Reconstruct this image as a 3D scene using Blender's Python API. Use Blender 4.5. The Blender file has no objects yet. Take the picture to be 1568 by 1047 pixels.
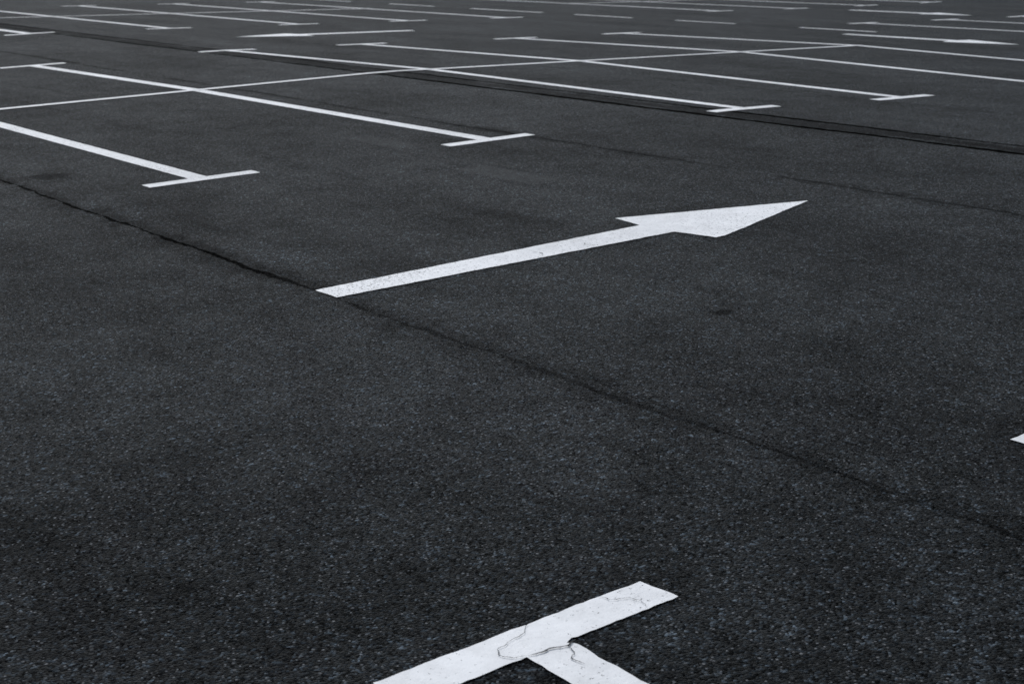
import bpy, bmesh, math, random
from mathutils import Matrix, Vector, noise
from mathutils.geometry import tessellate_polygon
random.seed(7)
sc=bpy.context.scene
# ---------------- terrain profile (ridge joint at x=8.7) ----------------
PX=[(-400,0.0),(8.5,0.0),(8.9,-0.006),(9.3,-0.021),(26.0,-0.60),(30.0,-0.70),(40.0,-0.80),(600,-0.80)]
def zt(x):
    for (a,za),(b,zb) in zip(PX,PX[1:]):
        if a<=x<=b: return za+(zb-za)*(x-a)/(b-a)
    return 0
# ---------------- node helpers ----------------
def mat(name):
    m=bpy.data.materials.new(name);m.use_nodes=True
    nt=m.node_tree
    return m,nt,nt.nodes['Principled BSDF']
class G:
    def __init__(s,nt): s.nt=nt;s.geo=nt.nodes.new('ShaderNodeNewGeometry')
    def n(s,t,**k):
        o=s.nt.nodes.new(t)
        for a,b in k.items(): setattr(o,a,b)
        return o
    def l(s,a,b): s.nt.links.new(a,b)
    def inp(s,sock,v):
        if isinstance(v,(int,float,tuple)): sock.default_value=v
        else: s.l(v,sock)
    def m(s,op,a,b=0.0,c=0.0,clamp=False):
        o=s.n('ShaderNodeMath',operation=op,use_clamp=clamp)
        s.inp(o.inputs[0],a);s.inp(o.inputs[1],b)
        if len(o.inputs)>2: s.inp(o.inputs[2],c)
        return o.outputs[0]
    def map(s,scale=(1,1,1),loc=(0,0,0),rot=0):
        o=s.n('ShaderNodeMapping');s.l(s.geo.outputs['Position'],o.inputs['Vector'])
        o.inputs['Scale'].default_value=scale;o.inputs['Location'].default_value=loc;o.inputs['Rotation'].default_value=(0,0,rot)
        return o.outputs[0]
    def noise(s,vec,scale,detail=3,rough=.5):
        o=s.n('ShaderNodeTexNoise',noise_dimensions='2D');s.l(vec,o.inputs['Vector'])
        o.inputs['Scale'].default_value=scale;o.inputs['Detail'].default_value=detail;o.inputs['Roughness'].default_value=rough
        return o.outputs['Fac']
    def vor(s,vec,scale,feature='F1'):
        o=s.n('ShaderNodeTexVoronoi',feature=feature,voronoi_dimensions='2D');s.l(vec,o.inputs['Vector']);o.inputs['Scale'].default_value=scale
        return o
    def rng(s,v,a,b,c,d,smooth=False):
        o=s.n('ShaderNodeMapRange');o.interpolation_type='SMOOTHSTEP' if smooth else 'LINEAR'
        s.inp(o.inputs['Value'],v)
        for i,q in zip((1,2,3,4),(a,b,c,d)): s.inp(o.inputs[i],q)
        return o.outputs[0]
    def mix(s,f,a,b):
        o=s.n('ShaderNodeMix',data_type='RGBA');s.inp(o.inputs[0],f);s.inp(o.inputs[6],a);s.inp(o.inputs[7],b)
        return o.outputs[2]
# ---------------- asphalt ----------------
ma,nt,bs=mat('asphalt');g=G(nt)
P=g.map()
sep=g.n('ShaderNodeSeparateXYZ');g.l(g.geo.outputs['Position'],sep.inputs[0]);X,Y=sep.outputs[0],sep.outputs[1]
v1=g.vor(P,140);v2=g.vor(P,66)
sc1=g.n('ShaderNodeSeparateColor');g.l(v1.outputs['Color'],sc1.inputs[0])
sc2=g.n('ShaderNodeSeparateColor');g.l(v2.outputs['Color'],sc2.inputs[0])
stone=g.rng(g.m('POWER',sc1.outputs[0],5.0),0,1,0.12,6.8)
stone2=g.rng(g.m('POWER',sc2.outputs[0],3.0),0,1,0.42,3.3)
speck=g.m('MAXIMUM',g.m('MULTIPLY',g.rng(sc2.outputs[1],0.95,1.0,0,1),g.rng(v2.outputs['Distance'],0.12,0.36,1,0)),
          g.m('MULTIPLY',g.rng(sc1.outputs[1],0.95,1.0,0,1),g.rng(v1.outputs['Distance'],0.3,0.55,1,0)))
med=g.rng(g.noise(P,22,3,.75),.3,.7,.45,1.55)
nb=g.noise(P,3.0,5,.65)
blot=g.rng(nb,.3,.7,.72,1.28)
big=g.rng(g.noise(g.map((.9,.33,1)),1.0,3,.6),.32,.68,.72,1.28)
val=g.m('MULTIPLY',g.m('MULTIPLY',g.m('MULTIPLY',stone,stone2),med),g.m('MULTIPLY',blot,big))
wn=g.m('SUBTRACT',g.noise(g.map((1,1,1),(11,0,0)),1.3,6,.68),.5)
wf=g.noise(g.map((1,1,1),(20,3,0)),8,4,.8)
wl=g.noise(g.map((1,.35,1),(5,3,0)),2.2,2,.6)
def seam(x0,w,wob,thr,strength):
    d=g.m('ABSOLUTE',g.m('ADD',g.m('SUBTRACT',X,x0),g.m('MULTIPLY',wn,wob)))
    wid=g.rng(g.m('ADD',wf,g.m('MULTIPLY',g.m('SUBTRACT',wl,.5),.9)),thr,.75,0,w)
    return g.m('MULTIPLY',g.rng(d,g.m('MULTIPLY',wid,.4),g.m('ADD',wid,.004),1,0,True),strength)
fade=g.rng(Y,4.2,6.2,.7,1)
def blob(x,y,rx,ry,st,edge=.45):
    a=g.m('DIVIDE',g.m('SUBTRACT',X,x),rx);b_=g.m('DIVIDE',g.m('SUBTRACT',Y,y),ry)
    r=g.m('SQRT',g.m('ADD',g.m('MULTIPLY',a,a),g.m('MULTIPLY',b_,b_)))
    r=g.m('ADD',r,g.m('MULTIPLY',g.m('SUBTRACT',wf,.5),1.6))
    return g.m('MULTIPLY',g.rng(r,edge,1.1,1,0,True),st)
def worn_rect(x,y,rx,ry):
    a=g.rng(g.m('ABSOLUTE',g.m('SUBTRACT',X,x)),rx*.8,rx*1.15,1,0)
    b_=g.rng(g.m('ABSOLUTE',g.m('SUBTRACT',Y,y)),ry*.8,ry*1.15,1,0)
    return g.m('MULTIPLY',g.m('MULTIPLY',a,b_),g.rng(wf,.25,.6,.45,1))
scuff=g.rng(g.noise(g.map((5,.5,1),(2,8,0),.12),.9,3,.6),.62,.76,0,.32)
s=[g.m('MULTIPLY',seam(3.22,.044,.12,.26,.97),fade),g.m('MULTIPLY',seam(3.24,.22,.20,.26,.5),fade),seam(4.93,.16,.3,.45,.3),seam(6.85,.035,.14,.28,.85),seam(6.85,.16,.14,.33,.4),
   seam(8.58,.10,.08,.08,.99),seam(8.90,.09,-.08,.2,.98),seam(8.74,.28,.05,.1,.65),seam(10.6,.12,.2,.4,.4),seam(17.8,.2,.4,.3,.4),
   blob(4.88,6.45,.14,.65,.4,.1),blob(4.28,4.16,.06,.06,.8),blob(3.52,9.59,.18,.16,.7),blob(9.0,15.6,.25,.3,.8),scuff]
dark=s[0]
for q in s[1:]: dark=g.m('MAXIMUM',dark,q)
val=g.m('MULTIPLY',val,g.m('SUBTRACT',1,dark))
light=g.m('MAXIMUM',blob(3.35,8.2,.25,.6,1.0,.1),blob(3.5,6.4,.35,.6,.8,.1))
val=g.m('MULTIPLY',val,g.m('ADD',1,light))
col=g.n('ShaderNodeVectorMath',operation='SCALE');col.inputs[0].default_value=(.0050,.0064,.0077)
g.l(val,col.inputs['Scale'])
c=g.mix(g.m('MULTIPLY',g.m('MULTIPLY',speck,.85),g.m('SUBTRACT',1,dark)),col.outputs[0],(.21,.22,.23,1))
wr=g.m('MAXIMUM',g.m('MULTIPLY',worn_rect(5.71,7.47,.12,.40),.45),g.m('MULTIPLY',worn_rect(5.92,9.26,.11,.36),.30))
c=g.mix(wr,c,(.065,.068,.07,1))
g.l(c,bs.inputs['Base Color'])
bs.inputs['Roughness'].default_value=.72
bs.inputs['Specular Tint'].default_value=(.82,.94,1,1)
g.l(g.m('MULTIPLY',g.m('SUBTRACT',1,dark),g.m('MULTIPLY',g.rng(sc1.outputs[2],0,1,.1,1.9),g.m('MULTIPLY',g.m('MULTIPLY',big,blot),.09))),bs.inputs['Specular IOR Level'])
b=g.n('ShaderNodeBump');b.inputs['Strength'].default_value=1.0;b.inputs['Distance'].default_value=.006
g.l(v1.outputs['Distance'],b.inputs['Height']);b.invert=True;g.l(b.outputs[0],bs.inputs['Normal'])
# ---------------- road paint ----------------
def paint(name,wearlo,wearhi):
    mp,nt,bs=mat(name);g=G(nt);P=g.map()
    wear=g.noise(P,60,4,.8);wmask=g.noise(P,2.2,2)
    thr=g.rng(wmask,.35,.7,wearlo,wearhi)
    f=g.m('MULTIPLY',g.rng(wear,thr,g.m('ADD',thr,.03),0,1),.9)
    dirt=g.m('MULTIPLY',g.rng(g.noise(P,8,5,.75),.35,.75,1.0,.80),g.rng(g.noise(P,.5,1),.35,.7,1,.82))
    base=g.n('ShaderNodeVectorMath',operation='SCALE');base.inputs[0].default_value=(.87,.88,.885);g.l(dirt,base.inputs['Scale'])
    g.l(g.mix(f,base.outputs[0],(.05,.052,.056,1)),bs.inputs['Base Color']);bs.inputs['Roughness'].default_value=.6;bs.inputs['Specular IOR Level'].default_value=.35
    b=g.n('ShaderNodeBump');b.inputs['Strength'].default_value=.45;b.inputs['Distance'].default_value=.003
    g.l(g.noise(P,110,2,.7),b.inputs['Height']);g.l(b.outputs[0],bs.inputs['Normal'])
    return mp
mp=paint('road_paint',.64,.565)
mc=paint('cracked_road_paint',.69,.62)
mk,nt,bs=mat('crack_dirt');g=G(nt)
g.l(g.mix(g.rng(g.noise(g.map(),90,3,.7),.35,.65,0,1),(.012,.012,.013,1),(.06,.06,.06,1)),bs.inputs['Base Color']);bs.inputs['Roughness'].default_value=.9
# ---------------- ground ----------------
me=bpy.data.meshes.new('asphalt_ground');bm=bmesh.new()
rows=[[bm.verts.new((x,y,z)) for y in (-400,600)] for x,z in PX]
for a,b_ in zip(rows,rows[1:]): bm.faces.new((a[0],b_[0],b_[1],a[1]))
bm.to_mesh(me);bm.free()
gr=bpy.data.objects.new('asphalt_ground',me);sc.collection.objects.link(gr);me.materials.append(ma)
# ---------------- markings ----------------
def resample(poly,step=.02,amp=.0027):
    out=[]
    far=min(math.hypot(*p) for p in poly)>14
    for i,p in enumerate(poly):
        q=poly[(i+1)%len(poly)];d=math.dist(p,q);n=1 if far else max(1,min(200,int(d/step)))
        for k in range(n):
            t=k/n;x=p[0]+(q[0]-p[0])*t;y=p[1]+(q[1]-p[1])*t
            v=noise.noise_vector(Vector((x*16,y*16,1.7)))+.8*noise.noise_vector(Vector((x*60,y*60,4)))
            out.append((x+v.x*amp*1.6,y+v.y*amp*1.6))
    return out
def add_polys(name,polys,lift=.004,material=mp,raw=False):
    bm=bmesh.new()
    for poly in polys:
        pts=poly if raw else resample(poly)
        vs=[bm.verts.new((x,y,0)) for x,y in pts]
        for t in tessellate_polygon([[Vector((x,y,0)) for x,y in pts]]):
            a,b_,c_=(pts[i] for i in t)
            if abs((b_[0]-a[0])*(c_[1]-a[1])-(b_[1]-a[1])*(c_[0]-a[0]))<1e-10: continue
            try: bm.faces.new([vs[i] for i in t])
            except ValueError: pass
    for x,_ in PX[1:-1]:
        bmesh.ops.bisect_plane(bm,geom=bm.verts[:]+bm.edges[:]+bm.faces[:],plane_co=(x,0,0),plane_no=(1,0,0))
    for v in bm.verts: v.co.z=zt(v.co.x)+lift
    for f in bm.faces:
        f.normal_update()
        if f.normal.z<0: f.normal_flip()
    m=bpy.data.meshes.new(name);bm.to_mesh(m);bm.free();m.materials.append(material)
    o=bpy.data.objects.new(name,m);sc.collection.objects.link(o);return o
W=.125;w=W/2
def double_row(lines,yc,segs):
    polys=[]
    for (a,y0),b_,(c_,y1) in lines:
        polys.append([(a-.39,y0-w),(a+.39,y0-w),(a+.39,y0+w),(a+w,y0+w),(b_+w,yc),(c_+w,y1-w),(c_+.39,y1-w),(c_+.39,y1+w),(c_-.39,y1+w),(c_-.39,y1-w),(c_-w,y1-w),(b_-w,yc),(a-w,y0+w),(a-.39,y0+w)])
    add_polys('parking_bay_lines',polys)
    add_polys('parking_row_centre_line',[[(p,yc-.05),(q,yc-.05),(q,yc+.05),(p,yc+.05)] for p,q in segs],lift=.0075)
L1=[((x,8.73),x,(x,17.5)) for x in (-5.2,-2.8,-.45,1.88,4.205)]
L1+=[((6.52,8.73),6.53,(6.38,17.5)),((9.13,8.65),9.32,(8.93,17.5)),((11.0,8.48),11.48,(11.02,17.6)),((13.3,8.3),14.2,(13.62,17.5)),((15.5,8.2),16.5,(15.8,17.6))]
L1+=[((x,8.4),x,(x,17.6)) for x in (21.6,24.0,26.4,28.8,31.2,33.6,36)]
double_row(L1,13.5,[(-8,16.55),(21.6,36)])
def row(y0,yc,y1,xs,segs): double_row([((x,y0),x,(x,y1)) for x in xs],yc,segs)
xs2=[1.3,3.6,5.95,8.3,10.6,13.0,15.25,17.5,23.2,25.6,28.0,30.4,32.8,35.2,37.6]
row(22.75,27.7,32.4,xs2,[(-8,17.6),(23.2,38)])
row(37.6,42.5,47.2,[x+.3 for x in xs2[3:]],[(5,18),(23.4,38)])
row(52.6,57.4,62.2,[x+.5 for x in xs2[3:]],[(5,18),(23.4,38)])
polys=[]
y=2.425
for x in (-5.2,-2.8,-.45,1.893,4.225,6.6,8.95,11.3):
    corner=[(x+w,y-w)] if x!=1.893 else [(x+w+.022,y-w),(x+w+.010,y-w+.004),(x+w-.004,y-w+.001),(x+w-.016,y-w-.008),(x+w-.004,y-w-.016),(x+w,y-w-.026)]
    polys.append([(x-.39,y+w),(x-.39,y-w),(x-w,y-w),(x-w,-3),(x+w,-3)]+corner[::-1]+[(x+.39+.018,y-w),(x+.39+.002,y+w)])
add_polys('parking_bay_lines',polys,material=mc)
add_polys('lane_dash_lines',[[(19.42,a),(19.52,a),(19.52,b_),(19.42,b_)] for a,b_ in ((18.7,20.2),(21.4,23.1),(24.1,26.6),(28,29.8),(31.5,33.3),(15.6,17.2))])
A=[(-1.57,-.085),(.44,-.105),(.53,-.36),(1.57,0),(.46,.38),(.44,.125),(-1.57,.085)]
def arrow(x,y,ang):
    c_,s_=math.cos(ang),math.sin(ang)
    return add_polys('direction_arrow',[[(x+a*c_-b_*s_,y+a*s_+b_*c_) for a,b_ in A]])
add_polys('direction_arrow',[[(3.225,5.46),(5.24,5.435),(5.29,5.19),(5.36,5.19),(6.36,5.52),(5.25,5.91),(5.22,5.68),(3.22,5.64)]])
arrow(11.95,20.05,math.pi);arrow(18.55,13.9,-math.pi/2);arrow(26.0,20.0,-math.pi/2)
# ---------------- cracks in paint ----------------
def strip(pts,width):
    P2=[]
    for (a,b_),(c_,d_) in zip(pts,pts[1:]):
        n=max(2,int(math.dist((a,b_),(c_,d_))/.006))
        for k in range(n):
            t=k/n;x=a+(c_-a)*t;y=b_+(d_-b_)*t
            v=noise.noise_vector(Vector((x*70,y*70,9)))
            P2.append((x+v.x*.006,y+v.y*.006))
    P2.append(pts[-1]);L=[];Rr=[]
    for i,(x,y) in enumerate(P2):
        a=P2[max(0,i-1)];c_=P2[min(len(P2)-1,i+1)]
        dx,dy=c_[0]-a[0],c_[1]-a[1];l=math.hypot(dx,dy) or 1
        ww=width*(.35+.9*abs(noise.noise(Vector((x*120,y*120,2))))*1.6)*min(1,i/3+.15,(len(P2)-1-i)/3+.15)*.5
        L.append((x-dy/l*ww,y+dx/l*ww));Rr.append((x+dy/l*ww,y-dx/l*ww))
    return L+Rr[::-1]
cr=[strip([(1.965,2.352),(1.93,2.34),(1.895,2.355),(1.86,2.352),(1.832,2.362)],.0075),
    strip([(1.832,2.362),(1.80,2.375),(1.785,2.405),(1.80,2.43),(1.85,2.445),(1.90,2.455),(1.93,2.487)],.0024),
    strip([(1.93,2.34),(1.925,2.31),(1.90,2.29),(1.905,2.25)],.004),
    strip([(2.15,2.487),(2.16,2.45),(2.20,2.43),(2.21,2.40),(2.20,2.364)],.0024),
    strip([(4.40,5.475),(4.42,5.52),(4.40,5.57)],.006),
    strip([(4.72,5.455),(4.70,5.52),(4.73,5.55)],.004)]
add_polys('pavement_cracks',cr,lift=.0075,material=mk,raw=True)
# ---------------- camera ----------------
cam=bpy.data.cameras.new('camera');co=bpy.data.objects.new('camera',cam);sc.collection.objects.link(co);sc.camera=co
R=Matrix.Rotation(math.radians(-37.463),4,'Z')@Matrix.Rotation(math.radians(73.885),4,'X')@Matrix.Rotation(math.radians(-1.396),4,'Z')
co.matrix_world=Matrix.Translation((0,0,1.6))@R
cam.sensor_width=36;cam.lens=36*2270.6/1568;cam.clip_end=2000
cam.dof.use_dof=True;cam.dof.focus_distance=5.0;cam.dof.aperture_fstop=7.1
# ---------------- light ----------------
wd=bpy.data.worlds.new('World');sc.world=wd;wd.use_nodes=True
wt=wd.node_tree
bg=wt.nodes['Background'];sk=wt.nodes.new('ShaderNodeTexSky');sk.sky_type='NISHITA';sk.sun_disc=False
EL=math.radians(48);AZ=math.radians(20)
sk.sun_elevation=EL;sk.sun_rotation=AZ;sk.dust_density=1;sk.air_density=1
hs=wt.nodes.new('ShaderNodeHueSaturation');hs.inputs['Saturation'].default_value=.5
wt.links.new(sk.outputs[0],hs.inputs['Color']);wt.links.new(hs.outputs[0],bg.inputs[0]);bg.inputs[1].default_value=.145
sl=bpy.data.lights.new('sun','SUN');sl.energy=1.5;sl.angle=math.radians(15);sl.color=(1,.985,.96)
so=bpy.data.objects.new('sun',sl);sc.collection.objects.link(so)
d=Vector((math.sin(AZ)*math.cos(EL),math.cos(AZ)*math.cos(EL),math.sin(EL)))
so.rotation_euler=d.to_track_quat('Z','Y').to_euler()
sc.view_settings.view_transform='Standard';sc.view_settings.look='None';sc.view_settings.exposure=0
